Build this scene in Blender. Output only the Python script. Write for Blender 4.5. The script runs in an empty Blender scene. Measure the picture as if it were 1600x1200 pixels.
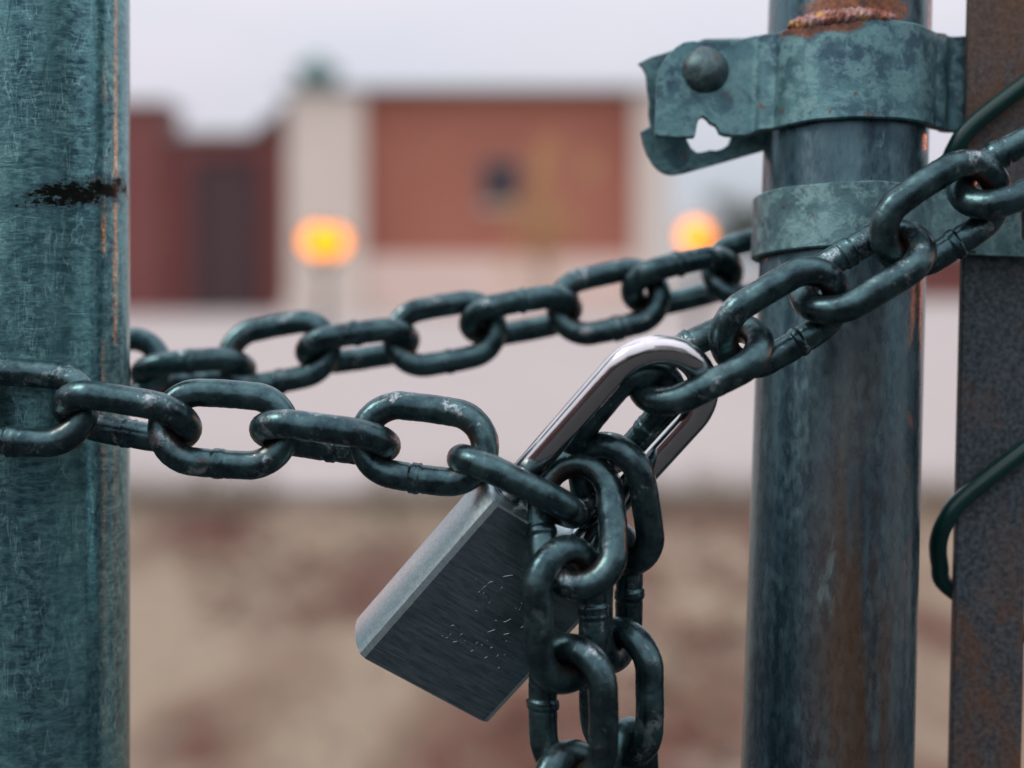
import bpy, bmesh, math, random
from mathutils import Vector, Matrix, noise
R = math.radians
random.seed(7)
scn = bpy.context.scene
col = scn.collection

# ------------------------------------------------------------------ camera, sky, sun, exposure
FPX = 50.0 / 36.0 * 1600.0          # focal length in photo pixels (photo is 1600 wide)
CZ = 1.10                           # eye height
D0 = 0.535                          # distance of the chain and padlock
HZ = 440.0                          # photo row of the horizon
cam = bpy.data.cameras.new('camera'); cam_o = bpy.data.objects.new('camera', cam); col.objects.link(cam_o)
cam_o.location = (0, 0, CZ); cam_o.rotation_euler = (R(90), 0, 0)
cam.lens = 50; cam.sensor_width = 36; cam.shift_y = -(600 - HZ) / 1600.0
cam.clip_start = 0.02; cam.clip_end = 2000
cam.dof.use_dof = True; cam.dof.focus_distance = D0 + 0.005; cam.dof.aperture_fstop = 3.3
cam.dof.aperture_blades = 9; cam.dof.aperture_rotation = R(12)
scn.camera = cam_o

SUN_EL, SUN_AZ = R(48), R(-100)      # azimuth measured from +Y towards +X
w = bpy.data.worlds.new('World'); scn.world = w; w.use_nodes = True
nt = w.node_tree; nt.nodes.clear()
wo = nt.nodes.new('ShaderNodeOutputWorld'); bg = nt.nodes.new('ShaderNodeBackground'); bg.inputs[1].default_value = 0.1
sky = nt.nodes.new('ShaderNodeTexSky'); sky.sky_type = 'NISHITA'; sky.sun_disc = False
sky.sun_elevation = SUN_EL; sky.sun_rotation = SUN_AZ; sky.dust_density = 3.0
tc = nt.nodes.new('ShaderNodeTexCoord')
cn = nt.nodes.new('ShaderNodeTexNoise'); cn.inputs['Scale'].default_value = 2.2; cn.inputs['Detail'].default_value = 3
mp = nt.nodes.new('ShaderNodeMapping'); mp.inputs['Scale'].default_value = (1, 1, 3)
cr = nt.nodes.new('ShaderNodeValToRGB')
cr.color_ramp.elements[0].position = .35; cr.color_ramp.elements[0].color = (.63, .68, .76, 1)
cr.color_ramp.elements[1].position = .62; cr.color_ramp.elements[1].color = (.76, .73, .81, 1)
sc_ = nt.nodes.new('ShaderNodeVectorMath'); sc_.operation = 'SCALE'; sc_.inputs['Scale'].default_value = 10.0
sx = nt.nodes.new('ShaderNodeSeparateXYZ'); mr = nt.nodes.new('ShaderNodeMapRange')      # overcast sky: brighter towards the zenith
mr.inputs['To Min'].default_value = 8.3; mr.inputs['To Max'].default_value = 8.3 * 3.0
mx = nt.nodes.new('ShaderNodeMix'); mx.data_type = 'RGBA'; mx.inputs[0].default_value = 0.93   # cloud cover
L = nt.links.new
L(tc.outputs['Generated'], mp.inputs[0]); L(mp.outputs[0], cn.inputs['Vector']); L(cn.outputs[0], cr.inputs[0])
L(tc.outputs['Generated'], sx.inputs[0]); L(sx.outputs[2], mr.inputs[0]); L(mr.outputs[0], sc_.inputs['Scale']); L(cr.outputs[0], sc_.inputs[0]); L(sky.outputs[0], mx.inputs[6]); L(sc_.outputs[0], mx.inputs[7])
L(mx.outputs[2], bg.inputs[0]); L(bg.outputs[0], wo.inputs[0])

sd = bpy.data.lights.new('sun', 'SUN'); sd.energy = 1.5; sd.angle = R(20); sd.color = (1, .95, .88)
so = bpy.data.objects.new('sun', sd); col.objects.link(so)
sdir = Vector((math.sin(SUN_AZ) * math.cos(SUN_EL), math.cos(SUN_AZ) * math.cos(SUN_EL), math.sin(SUN_EL)))
so.rotation_euler = sdir.to_track_quat('Z', 'Y').to_euler(); so.location = (0, 0, 30)

vs = scn.view_settings; vs.view_transform = 'Standard'; vs.look = 'None'; vs.exposure = 0; vs.gamma = 1
scn.render.engine = 'CYCLES'
scn.cycles.use_denoising = True; scn.cycles.max_bounces = 6
scn.cycles.sample_clamp_indirect = 8
scn.cycles.sample_clamp_direct = 0

# ------------------------------------------------------------------ helpers
def P(px, py, d):
    return Vector(((px - 800) / FPX * d, d, CZ + (HZ - py) / FPX * d))

def tag(o, label=None, cat=None, group=None, kind=None):
    if label: o['label'] = label
    if cat: o['category'] = cat
    if group: o['group'] = group
    if kind: o['kind'] = kind
    return o

def empty(name, loc, label, cat, group=None):
    o = bpy.data.objects.new(name, None); col.objects.link(o); o.location = loc
    o.empty_display_size = .02
    return tag(o, label, cat, group)

def mesh(name, vs_, fs, mat, parent=None, smooth=True, loc=None, mats=None):
    """vs_ in world coordinates; the object's origin goes to loc or the parent's location"""
    root = parent
    base = Vector((0, 0, 0))
    while root is not None:
        base += Vector(root.location); root = root.parent
    org = Vector(loc) if loc is not None else base
    me = bpy.data.meshes.new(name)
    me.from_pydata([tuple(Vector(v) - org) for v in vs_], [], fs)
    me.validate(); me.update()
    if smooth:
        me.polygons.foreach_set('use_smooth', [True] * len(me.polygons))
    me.materials.append(mat)
    o = bpy.data.objects.new(name, me); col.objects.link(o)
    o.location = org - base
    o.parent = parent
    return o

def fix_normals(o):
    bm = bmesh.new(); bm.from_mesh(o.data); bmesh.ops.recalc_face_normals(bm, faces=bm.faces); bm.to_mesh(o.data); bm.free()

def sharp(o, ang=35):
    me = o.data
    bm = bmesh.new(); bm.from_mesh(me)
    for e in bm.edges:
        if len(e.link_faces) == 2 and e.calc_face_angle(0) > R(ang): e.smooth = False
    bm.to_mesh(me); bm.free()

class MB:
    def __init__(s): s.v = []; s.f = []
    def box(s, x0, x1, y0, y1, z0, z1):
        n = len(s.v)
        s.v += [(x, y, z) for x in (x0, x1) for y in (y0, y1) for z in (z0, z1)]
        s.f += [tuple(n + i for i in q) for q in ((0, 1, 3, 2), (4, 6, 7, 5), (0, 4, 5, 1), (2, 3, 7, 6), (0, 2, 6, 4), (1, 5, 7, 3))]
    def quadv(s, *p):
        n = len(s.v); s.v += [tuple(q) for q in p]; s.f.append(tuple(range(n, n + len(p))))
    def tube(s, pts, rad, seg=16, closed=False, cap=True):
        n0 = len(s.v); N = len(pts); pts = [Vector(p) for p in pts]
        tang = []
        for i in range(N):
            a = pts[(i - 1) % N] if closed or i > 0 else pts[i]
            b = pts[(i + 1) % N] if closed or i < N - 1 else pts[i]
            tang.append((b - a).normalized())
        t0 = tang[0]; ref = Vector((0, 0, 1)) if abs(t0.z) < .9 else Vector((1, 0, 0))
        nrm = (ref - t0 * ref.dot(t0)).normalized()
        for i in range(N):
            t = tang[i]; nrm = (nrm - t * nrm.dot(t)).normalized(); b = t.cross(nrm)
            r = rad(i / (N - 1)) if callable(rad) else rad
            for k in range(seg):
                a = 2 * math.pi * k / seg
                s.v.append(tuple(pts[i] + (nrm * math.cos(a) + b * math.sin(a)) * r))
        M = N if closed else N - 1
        for i in range(M):
            for k in range(seg):
                a = n0 + i * seg + k; b_ = n0 + i * seg + (k + 1) % seg
                c = n0 + ((i + 1) % N) * seg + (k + 1) % seg; d = n0 + ((i + 1) % N) * seg + k
                s.f.append((a, b_, c, d))
        if not closed and cap:
            s.f.append(tuple(n0 + k for k in reversed(range(seg))))
            s.f.append(tuple(n0 + (N - 1) * seg + k for k in range(seg)))
    def cyl(s, x, y, z0, z1, r0, r1, seg=16):
        s.tube([(x, y, z0), (x, y, z1)], lambda t: r0 + (r1 - r0) * t, seg)
    def build(s, name, mat, parent=None, smooth=False, loc=None, shp=None):
        o = mesh(name, s.v, s.f, mat, parent, smooth, loc)
        if shp: sharp(o, shp)
        return o

def catmull(pts, n):
    pts = [Vector(p) for p in pts]; out = []
    q = [pts[0] * 2 - pts[1]] + pts + [pts[-1] * 2 - pts[-2]]
    for i in range(1, len(q) - 2):
        a, b, c, d = q[i - 1], q[i], q[i + 1], q[i + 2]
        for k in range(n):
            t = k / n
            out.append(.5 * ((2 * b) + (c - a) * t + (2 * a - 5 * b + 4 * c - d) * t * t + (3 * b - a - 3 * c + d) * t ** 3))
    out.append(pts[-1]); return out

def plate(name, outline, holes, depth, thick, mat, parent, bevel=.0004, tilt=0.0):
    """flat steel plate from photo outline points at its real distance (facing the camera, solid)"""
    cu = bpy.data.curves.new(name, 'CURVE'); cu.dimensions = '2D'; cu.fill_mode = 'BOTH'
    cx = sum(p[0] for p in outline) / len(outline); cy = sum(p[1] for p in outline) / len(outline)
    C = P(cx, cy, depth)
    for poly in [outline] + list(holes):
        sp = cu.splines.new('POLY'); sp.points.add(len(poly) - 1)
        for i, (a, b) in enumerate(poly):
            v = P(a, b, depth) - C
            sp.points[i].co = (v.x, v.z, 0, 1)
        sp.use_cyclic_u = True
    cu.extrude = thick / 2 - bevel; cu.bevel_depth = bevel; cu.bevel_resolution = 2; cu.offset = -bevel
    t = bpy.data.objects.new('tmp', cu); col.objects.link(t)
    dg = bpy.context.evaluated_depsgraph_get()
    me = bpy.data.meshes.new_from_object(t.evaluated_get(dg))
    bpy.data.objects.remove(t)
    rot = Matrix.Rotation(R(90), 4, 'X')
    me.transform(rot); me.name = name
    me.materials.clear(); me.materials.append(mat)
    o = bpy.data.objects.new(name, me); col.objects.link(o)
    base = Vector((0, 0, 0)); root = parent
    while root is not None: base += Vector(root.location); root = root.parent
    o.location = C - base; o.parent = parent
    if tilt: o.rotation_euler = (0, 0, tilt)
    sharp(o, 30)
    return o

# ------------------------------------------------------------------ material toolkit
class Mat:
    def __init__(s, name):
        s.m = bpy.data.materials.new(name); s.m.use_nodes = True; s.t = s.m.node_tree; s.t.nodes.clear()
        s.o = s.n('ShaderNodeOutputMaterial'); s.p = s.n('ShaderNodeBsdfPrincipled'); s.l(s.p.outputs[0], s.o.inputs[0])
        s.tc = s.n('ShaderNodeTexCoord')
    def n(s, t): return s.t.nodes.new(t)
    def l(s, a, b): s.t.links.new(a, b)
    def vec(s, scale=(1, 1, 1), loc=(0, 0, 0), rot=(0, 0, 0), rnd=0, src='Object'):
        m = s.n('ShaderNodeMapping'); m.inputs['Scale'].default_value = scale; m.inputs['Location'].default_value = loc
        m.inputs['Rotation'].default_value = rot
        v = s.tc.outputs[src]
        if rnd:
            oi = s.n('ShaderNodeObjectInfo'); mm = s.n('ShaderNodeMath'); mm.operation = 'MULTIPLY'; mm.inputs[1].default_value = rnd
            s.l(oi.outputs['Random'], mm.inputs[0])
            a = s.n('ShaderNodeVectorMath'); a.operation = 'ADD'; s.l(v, a.inputs[0]); s.l(mm.outputs[0], a.inputs[1]); v = a.outputs[0]
        s.l(v, m.inputs[0]); return m.outputs[0]
    def noise(s, v, scale, detail=4, rough=.6, dist=0):
        n = s.n('ShaderNodeTexNoise'); n.inputs['Scale'].default_value = scale; n.inputs['Detail'].default_value = detail
        n.inputs['Roughness'].default_value = rough; n.inputs['Distortion'].default_value = dist
        s.l(v, n.inputs['Vector']); return n.outputs[0]
    def voro(s, v, scale, feature='DISTANCE_TO_EDGE'):
        n = s.n('ShaderNodeTexVoronoi'); n.feature = feature; n.inputs['Scale'].default_value = scale
        s.l(v, n.inputs['Vector']); return n.outputs[0]
    def ramp(s, f, *st, interp='LINEAR'):
        r = s.n('ShaderNodeValToRGB'); e = r.color_ramp.elements; r.color_ramp.interpolation = interp
        while len(e) < len(st): e.new(.5)
        for i, (p, c) in enumerate(st):
            e[i].position = p
            if not isinstance(c, (tuple, list)): c = (c, c, c)
            e[i].color = (*c, 1)
        s.l(f, r.inputs[0]); return r.outputs[0]
    def math(s, op, a, b=0, clamp=False):
        m = s.n('ShaderNodeMath'); m.operation = op; m.use_clamp = clamp
        for i, x in enumerate((a, b)):
            if isinstance(x, (int, float)): m.inputs[i].default_value = x
            else: s.l(x, m.inputs[i])
        return m.outputs[0]
    def lin(s, x, x0, x1): return s.math('MULTIPLY', s.math('SUBTRACT', x, x0), 1.0 / (x1 - x0), True)
    def mix(s, f, a, b, mode='MIX'):
        m = s.n('ShaderNodeMix'); m.data_type = 'RGBA'; m.blend_type = mode
        for i, x in ((0, f), (6, a), (7, b)):
            if isinstance(x, (int, float)): m.inputs[i].default_value = x
            elif isinstance(x, (tuple, list)): m.inputs[i].default_value = (*x, 1)
            else: s.l(x, m.inputs[i])
        return m.outputs[2]
    def warp(s, v, scale, amt):
        n = s.n('ShaderNodeTexNoise'); n.inputs['Scale'].default_value = scale; n.inputs['Detail'].default_value = 3; s.l(v, n.inputs['Vector'])
        a = s.n('ShaderNodeVectorMath'); a.operation = 'SUBTRACT'; a.inputs[1].default_value = (.5, .5, .5); s.l(n.outputs[1], a.inputs[0])
        b = s.n('ShaderNodeVectorMath'); b.operation = 'SCALE'; b.inputs['Scale'].default_value = amt; s.l(a.outputs[0], b.inputs[0])
        c = s.n('ShaderNodeVectorMath'); c.operation = 'ADD'; s.l(v, c.inputs[0]); s.l(b.outputs[0], c.inputs[1]); return c.outputs[0]
    def xyz(s, v=None):
        x = s.n('ShaderNodeSeparateXYZ'); s.l(v if v is not None else s.tc.outputs['Object'], x.inputs[0]); return x.outputs
    def set(s, **k):
        names = dict(color='Base Color', rough='Roughness', metal='Metallic', spec='Specular IOR Level', aniso='Anisotropic', arot='Anisotropic Rotation', coat='Coat Weight')
        for a, x in k.items():
            i = s.p.inputs[names[a]]
            if isinstance(x, (int, float)): i.default_value = x
            elif isinstance(x, (tuple, list)): i.default_value = (*x, 1)
            else: s.l(x, i)
        return s
    def bump(s, h, strength=.3, dist=.001):
        b = s.n('ShaderNodeBump'); b.inputs['Strength'].default_value = strength; b.inputs['Distance'].default_value = dist
        s.l(h, b.inputs['Height']); s.l(b.outputs[0], s.p.inputs['Normal']); return s

def plain(name, c, rough=.8, metal=0, nscale=0, var=.25):
    a = Mat(name)
    if nscale:
        f = a.noise(a.vec(), nscale, 5)
        a.set(color=a.mix(f, tuple(x * (1 - var) for x in c), tuple(min(1, x * (1 + var)) for x in c)))
    else: a.set(color=c)
    a.set(rough=rough, metal=metal); return a.m

def scratch_mask(a, v, scale, width, warp_amt, gate_scale, gate=(.5, .6)):
    """thin broken curved lines, 0..1"""
    vv = a.warp(v, scale * .7, warp_amt)
    d = a.voro(vv, scale)
    line = a.ramp(d, (0.0, 1), (width, 0))
    g = a.ramp(a.noise(v, gate_scale, 3), (gate[0], 0), (gate[1], 1))
    return a.math('MULTIPLY', line, g)

# galvanised steel of the posts -------------------------------------------------
def galvanised(name, base, dark, light, kind):
    a = Mat(name); v = a.vec()
    streak = a.noise(a.vec((60, 60, 5)), 1.0, 5, .6)                  # long vertical weather streaks
    mott = a.noise(a.warp(v, 90, .006), 260, 6, .65) if kind == 'scratched' else a.noise(a.vec((1, 1, .45)), 330, 5, .6)
    big = a.noise(v, 26, 4, .55)
    c = a.mix(a.ramp(streak, (.36, 0), (.62, 1)), dark, base)
    c = a.mix(a.math('MULTIPLY', a.ramp(mott, (.45, 0), (.68, 1)), .75 if kind == 'scratched' else .4), c, light)
    c = a.mix(a.math('MULTIPLY', a.ramp(big, (.30, 1), (.5, 0)), .55), c, dark)
    h = a.math('MULTIPLY', mott, .6)
    if kind == 'scratched':
        crin = a.noise(a.warp(a.vec((1, 1, 3.2), rot=(0, .12, 0)), 70, .010), 80, 4, .5, .8)   # crinkled horizontal wrinkles
        c = a.mix(a.math('MULTIPLY', a.ramp(a.math('ABSOLUTE', a.math('SUBTRACT', crin, .5)), (0, 1), (.03, .45), (.10, 0)), .5), c, light)
        def strokes_(rot, sc, loc, w_, gs, g0):
            n_ = a.noise(a.vec(sc, loc, rot), 1.0, 2, .5, .6)
            ln = a.ramp(a.math('ABSOLUTE', a.math('SUBTRACT', n_, .5)), (0, 1), (w_, 0))
            return a.math('MULTIPLY', ln, a.ramp(a.noise(a.vec(loc=loc), gs, 4, .6), (g0, 0), (g0 + .05, 1)))
        s = a.math('MAXIMUM', strokes_((0, .45, 0), (200, 200, 45), (1, 2, 3), .016, 45, .53), strokes_((0, -.6, .2), (170, 170, 38), (4, 1, 2), .016, 40, .54))
        s = a.math('MAXIMUM', s, strokes_((.1, .1, 0), (260, 260, 30), (7, 7, 1), .016, 40, .54))
        s = a.math('MAXIMUM', s, strokes_((0, 1.35, 0), (150, 150, 40), (2, 5, 9), .018, 45, .53))
        c = a.mix(a.math('MULTIPLY', s, .6), c, (.33, .60, .59))
        d1 = scratch_mask(a, a.vec((1, 1, .25), (9, 9, 1)), 50, .02, .008, 25, (.57, .63))
        c = a.mix(a.math('MULTIPLY', d1, .7), c, (.03, .05, .055))
        h = a.math('ADD', a.math('ADD', h, a.math('MULTIPLY', crin, 1.2)), a.math('MULTIPLY', s, .5))
        # black gouge in the coating, across the front
        x = a.xyz(a.warp(v, 70, .010))
        g = GOUGE
        dx = a.math('DIVIDE', a.math('SUBTRACT', x[0], g[0]), .0165)
        zz = a.math('SUBTRACT', x[2], g[1])
        zz = a.math('SUBTRACT', zz, a.math('MULTIPLY', a.math('SUBTRACT', x[0], g[0]), .26))
        dz = a.math('DIVIDE', zz, .0050)
        r2 = a.math('ADD', a.math('MULTIPLY', dx, dx), a.math('MULTIPLY', dz, dz))
        edge = a.math('ADD', r2, a.math('MULTIPLY', a.math('SUBTRACT', a.noise(a.vec((1, 1, 2)), 150, 7, .8), .5), 5.5))
        front = a.math('LESS_THAN', x[1], 0)
        gm = a.math('MULTIPLY', a.ramp(edge, (.6, 1), (1.3, 0)), front)
        halo = a.math('MULTIPLY', a.ramp(a.math('MULTIPLY', edge, .35), (.3, 1), (1, 0)), front)
        c = a.mix(a.math('MULTIPLY', halo, .45), c, (.02, .05, .07))
        c = a.mix(gm, c, (.006, .008, .006))
        h = a.math('SUBTRACT', h, a.math('MULTIPLY', gm, 2.5))
        metal = a.math('SUBTRACT', .75, a.math('MULTIPLY', gm, .75), True)
        a.set(metal=metal)
    else:
        # white lime runs and brown rust film down the front
        vv = a.vec((1, 1, .28), (2, 0, 4))
        lime = a.ramp(a.noise(a.warp(vv, 60, .02), 80, 7, .74), (.615, 0), (.665, 1))
        c = a.mix(a.math('MULTIPLY', lime, .55), c, (.26, .46, .46))
        s1 = scratch_mask(a, a.vec((1, 1, .7), (1, 5, 2), (.2, .4, 0)), 120, .03, .02, 26, (.60, .64))
        c = a.mix(a.math('MULTIPLY', s1, .4), c, (.26, .46, .46))
        x = a.xyz()
        rs = a.noise(a.vec((1, 1, .12), (4, 4, 4)), 75, 4, .6)
        low = a.lin(x[2], 1.12, .98)
        mid = a.ramp(a.math('ABSOLUTE', a.math('SUBTRACT', x[0], .003)), (.0, 1), (.008, 1), (.023, 0))
        rm = a.math('MULTIPLY', a.math('MULTIPLY', a.ramp(rs, (.30, 0), (.50, 1)), low), mid)
        c = a.mix(a.math('MULTIPLY', rm, .85), c, (.125, .068, .036))
        zz = a.xyz(a.warp(v, 130, .006))                       # rust spreading up from the weld
        rz = a.math('SUBTRACT', 1, a.math('ABSOLUTE', a.math('MULTIPLY', a.math('SUBTRACT', zz[2], 1.2165), 1 / .0095)), True)
        rx = a.math('SUBTRACT', 1, a.math('ABSOLUTE', a.math('MULTIPLY', a.math('SUBTRACT', zz[0], -.003), 1 / .027)), True)
        rw = a.math('MULTIPLY', a.math('MULTIPLY', rz, rx), a.math('LESS_THAN', zz[1], 0))
        rw = a.ramp(a.math('MULTIPLY', rw, a.math('ADD', .4, a.noise(v, 300, 6, .75))), (.12, 0), (.26, 1))
        c = a.mix(rw, c, a.mix(a.ramp(a.noise(a.vec(loc=(2, 2, 2)), 260, 6, .8), (.38, 0), (.62, 1)), (.06, .022, .014), (.36, .13, .05)))
        a.set(metal=a.math('SUBTRACT', .62, a.math('MULTIPLY', rw, .6), True))
    a.set(color=c, rough=a.ramp(mott, (.3, .18), (.75, .27)) if kind == 'scratched' else a.ramp(mott, (.3, .22), (.75, .38)), aniso=.95 if kind == 'scratched' else .85, arot=0.25)
    tg = a.n('ShaderNodeTangent'); tg.direction_type = 'RADIAL'; tg.axis = 'Z'; a.l(tg.outputs[0], a.p.inputs['Tangent'])
    if kind == 'scratched':        # crinkles run across the post, so they spread highlights up and down
        h = a.math('ADD', a.noise(a.warp(a.vec((1, 1, 3.4)), 60, .010), 130, 4, .6, .6), a.math('MULTIPLY', gm, -2.0))
        a.set(spec=a.math('SUBTRACT', .5, a.math('MULTIPLY', gm, .45)))
        a.bump(h, .28, .0007)
    else:
        a.bump(h, .35, .0007)
    return a.m

LP_X, LP_Y = (69 - 800) / FPX * .582, .582
GOUGE = (P(112, 300, .552).x - LP_X, P(112, 300, .552).z)
M_left = galvanised('galvanised_scratched', (.105, .255, .270), (.028, .075, .105), (.21, .44, .44), 'scratched')
M_right = galvanised('galvanised_weathered', (.088, .165, .190), (.022, .048, .068), (.17, .30, .31), 'weathered')

def band_mat(name, base, dark, light, rust):
    a = Mat(name); v = a.vec()
    n1 = a.noise(a.warp(v, 60, .012), 150, 6, .68)
    n2 = a.noise(v, 700, 4, .6); n3 = a.noise(a.warp(v, 30, .02), 55, 4)
    c = a.mix(a.ramp(n3, (.38, 0), (.62, 1)), dark, base)
    c = a.mix(a.math('MULTIPLY', a.ramp(n1, (.46, 0), (.58, 1)), .65), c, light)
    c = a.mix(a.math('MULTIPLY', a.ramp(n2, (.58, 0), (.66, 1)), .5), c, dark)
    sp = a.ramp(a.noise(a.vec(loc=(5, 5, 5)), 170, 4, .6), (.66, 0), (.70, 1))
    c = a.mix(a.math('MULTIPLY', sp, .7), c, (.16, .055, .03))
    h = a.math('ADD', n1, a.math('MULTIPLY', n2, .5))
    if rust:                                  # rust under the weld on the top edge
        x = a.xyz(a.warp(v, 120, .006))
        zr = a.ramp(a.math('SUBTRACT', rust[1], x[2]), (0.0, 1), (.004, .9), (.0085, 0))
        xr = a.ramp(a.math('ABSOLUTE', a.math('SUBTRACT', x[0], rust[0])), (.012, 1), (.021, 0))
        fr = a.math('LESS_THAN', x[1], rust[2])
        rm = a.ramp(a.math('MULTIPLY', a.math('MULTIPLY', zr, xr), a.math('ADD', .25, a.math('MULTIPLY', a.noise(v, 260, 6, .75), 1.1))), (.34, 0), (.62, 1)); rm = a.math('MULTIPLY', rm, fr)
        c = a.mix(a.math('MULTIPLY', rm, .9), c, a.mix(a.ramp(a.noise(a.vec(loc=(2, 2, 2)), 230, 6, .8), (.35, 0), (.65, 1)), (.035, .018, .012), (.27, .085, .035)))
    a.set(color=c, metal=.55, rough=a.ramp(n1, (.3, .34), (.7, .55)))
    a.bump(h, .4, .0006)
    return a.m

K = D0 / FPX                          # metres per photo pixel at the chain
LL, LW, LD = 238 * K, 151 * K, 44.5 * K   # link outer length, outer width, rod thickness
def steel_dark(name):
    a = Mat(name); v = a.vec(rnd=3.7)
    n1 = a.noise(v, 120, 6, .65); n2 = a.noise(v, 520, 4, .6)
    c = a.mix(a.ramp(n1, (.35, 0), (.65, 1)), (.026, .052, .061), (.084, .155, .162))
    # rubbed bright patches and pale lime specks
    w1 = a.ramp(a.noise(a.warp(a.vec(rnd=9.1), 200, .004), 95, 8, .78), (.55, 0), (.62, 1))
    w2 = a.ramp(a.noise(a.vec(rnd=21.0), 38, 2, .5), (.44, 0), (.54, 1))
    c = a.mix(a.math('MULTIPLY', a.math('MULTIPLY', w1, w2), .75), c, (.50, .55, .56))
    c = a.mix(a.math('MULTIPLY', a.ramp(a.noise(a.vec(rnd=13.0), 55, 5, .65), (.52, 0), (.66, 1)), .6), c, (.025, .030, .036))
    xx = a.xyz()                                   # rubbed, rusty seats where the links bear on each other
    ax_ = a.math('SUBTRACT', a.math('ABSOLUTE', xx[0]), (LL - LW) / 2)
    rad = a.math('SQRT', a.math('ADD', a.math('MULTIPLY', ax_, ax_), a.math('MULTIPLY', xx[1], xx[1])))
    inner = a.math('MULTIPLY', a.ramp(rad, ((LW / 2 - LD) * 1.0, 1), ((LW / 2 - LD) * 1.0 + .0035, 0)), a.ramp(ax_, (0.0, 0), (.006, 1)))
    inner = a.math('MULTIPLY', inner, a.ramp(n1, (.40, 0), (.52, 1)))
    c = a.mix(a.math('MULTIPLY', inner, .85), c, (.13, .045, .022))
    sp = a.ramp(n2, (.70, 0), (.76, 1))
    c = a.mix(a.math('MULTIPLY', sp, .7), c, (.45, .50, .50))
    ru = a.ramp(a.noise(a.vec(rnd=5.3), 60, 4, .6), (.68, 0), (.74, 1))
    c = a.mix(a.math('MULTIPLY', ru, .5), c, (.10, .035, .02))
    a.set(color=c, metal=.86, rough=a.ramp(n1, (.3, .22), (.7, .37)))
    a.bump(a.math('ADD', a.math('MULTIPLY', n1, 1.0), a.math('MULTIPLY', n2, .35)), .38, .0006)
    return a.m
M_chain = steel_dark('dark_chain_steel')

def brushed(name, face, rg=(.16, .27)):
    a = Mat(name)
    # object space of the body: x along the width, z along the shackle axis
    b1 = a.noise(a.vec((110, 700, 1100)), 1.0, 5, .7)
    b2 = a.noise(a.vec((300, 1500, 1900)), 1.0, 3, .7)
    gr = a.noise(a.vec(), 900, 3)
    c = a.mix(a.ramp(b1, (.35, 0), (.65, 1)), face[0], face[1])
    c = a.mix(a.math('MULTIPLY', a.ramp(b2, (.5, 0), (.68, 1)), .35), c, (.36, .45, .47))
    sp = a.ramp(gr, (.66, 0), (.72, 1)); c = a.mix(a.math('MULTIPLY', sp, .4), c, (.05, .06, .07))
    a.set(color=c, metal=.9, rough=a.ramp(b1, (.3, rg[0]), (.7, rg[1])))
    a.bump(a.math('ADD', b1, a.math('MULTIPLY', b2, .5)), .35, .0003)
    return a.m
M_body = brushed('brushed_steel', ((.15, .22, .25), (.36, .46, .49)))  # darker copy for the lock's face, its shade put into the colour
M_side_skylit = brushed('steel_sky_lit_sides', ((.50, .66, .68), (.72, .86, .88)), (.30, .42))  # paler copy of the steel: sky light on the sides painted into the colour

def chrome(name):
    a = Mat(name); n = a.noise(a.vec(), 260, 5, .7); sc = a.noise(a.vec((900, 900, 60)), 1.0, 3)
    a.set(color=a.mix(n, (.52, .50, .50), (.70, .68, .68)), metal=1.0, rough=a.ramp(sc, (.4, .07), (.7, .20)))
    a.bump(n, .05, .0003)
    return a.m
M_chrome = chrome('polished_shackle_steel')
M_groove = plain('engraved_bright_edge', (.30, .35, .37), .22, .95, 600, .3)

def green_pvc():
    a = Mat('green_vinyl'); n = a.noise(a.vec(), 90, 4); m = a.noise(a.vec(loc=(3, 3, 3)), 900, 3)
    a.set(color=a.mix(n, (.001, .020, .017), (.002, .046, .040)), rough=a.ramp(m, (.3, .28), (.7, .42)), spec=.5)
    a.bump(m, .1, .0003); return a.m
M_green = green_pvc()

def rusty_bar():
    a = Mat('rusty_flat_bar'); v = a.vec(); x = a.xyz()
    n = a.noise(a.warp(a.vec((1, 1, .5)), 50, .02), 60, 6, .7); f = a.noise(v, 480, 5, .7); g = a.noise(a.vec(loc=(8, 1, 3)), 28, 4)
    c = a.mix(a.ramp(f, (.35, 0), (.65, 1)), (.034, .046, .054), (.135, .165, .180))
    r = a.mix(f, (.040, .018, .010), (.24, .12, .06))
    top = a.math('MULTIPLY', a.lin(x[2], 1.10, 1.17), .95); low = a.math('MULTIPLY', a.lin(x[2], 1.02, .92), .85)
    m = a.math('ADD', a.ramp(n, (.44, 0), (.60, .9)), -.45)
    m = a.math('ADD', m, a.math('ADD', top, low), True)
    m = a.math('MULTIPLY', m, a.ramp(g, (.3, .35), (.6, 1)), True)
    c = a.mix(m, c, r)
    a.set(color=c, metal=a.math('SUBTRACT', .5, a.math('MULTIPLY', m, .5), True), rough=.6)
    a.bump(a.math('ADD', f, n), .45, .0007); return a.m
M_bar = rusty_bar()

def weld_mat():
    a = Mat('rusty_weld'); v = a.vec(); n = a.noise(v, 190, 6, .7); m = a.noise(a.vec(loc=(1, 2, 3)), 120, 5, .6)
    c = a.mix(a.ramp(n, (.4, 0), (.6, 1)), (.26, .070, .030), (.42, .27, .25))
    c = a.mix(a.ramp(m, (.56, 0), (.62, 1)), c, (.50, .27, .10))
    c = a.mix(a.ramp(m, (.36, 1), (.42, 0)), c, (.03, .02, .018))
    a.set(color=c, metal=.3, rough=.5); a.bump(n, .5, .0006); return a.m
M_weld = weld_mat()

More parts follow.
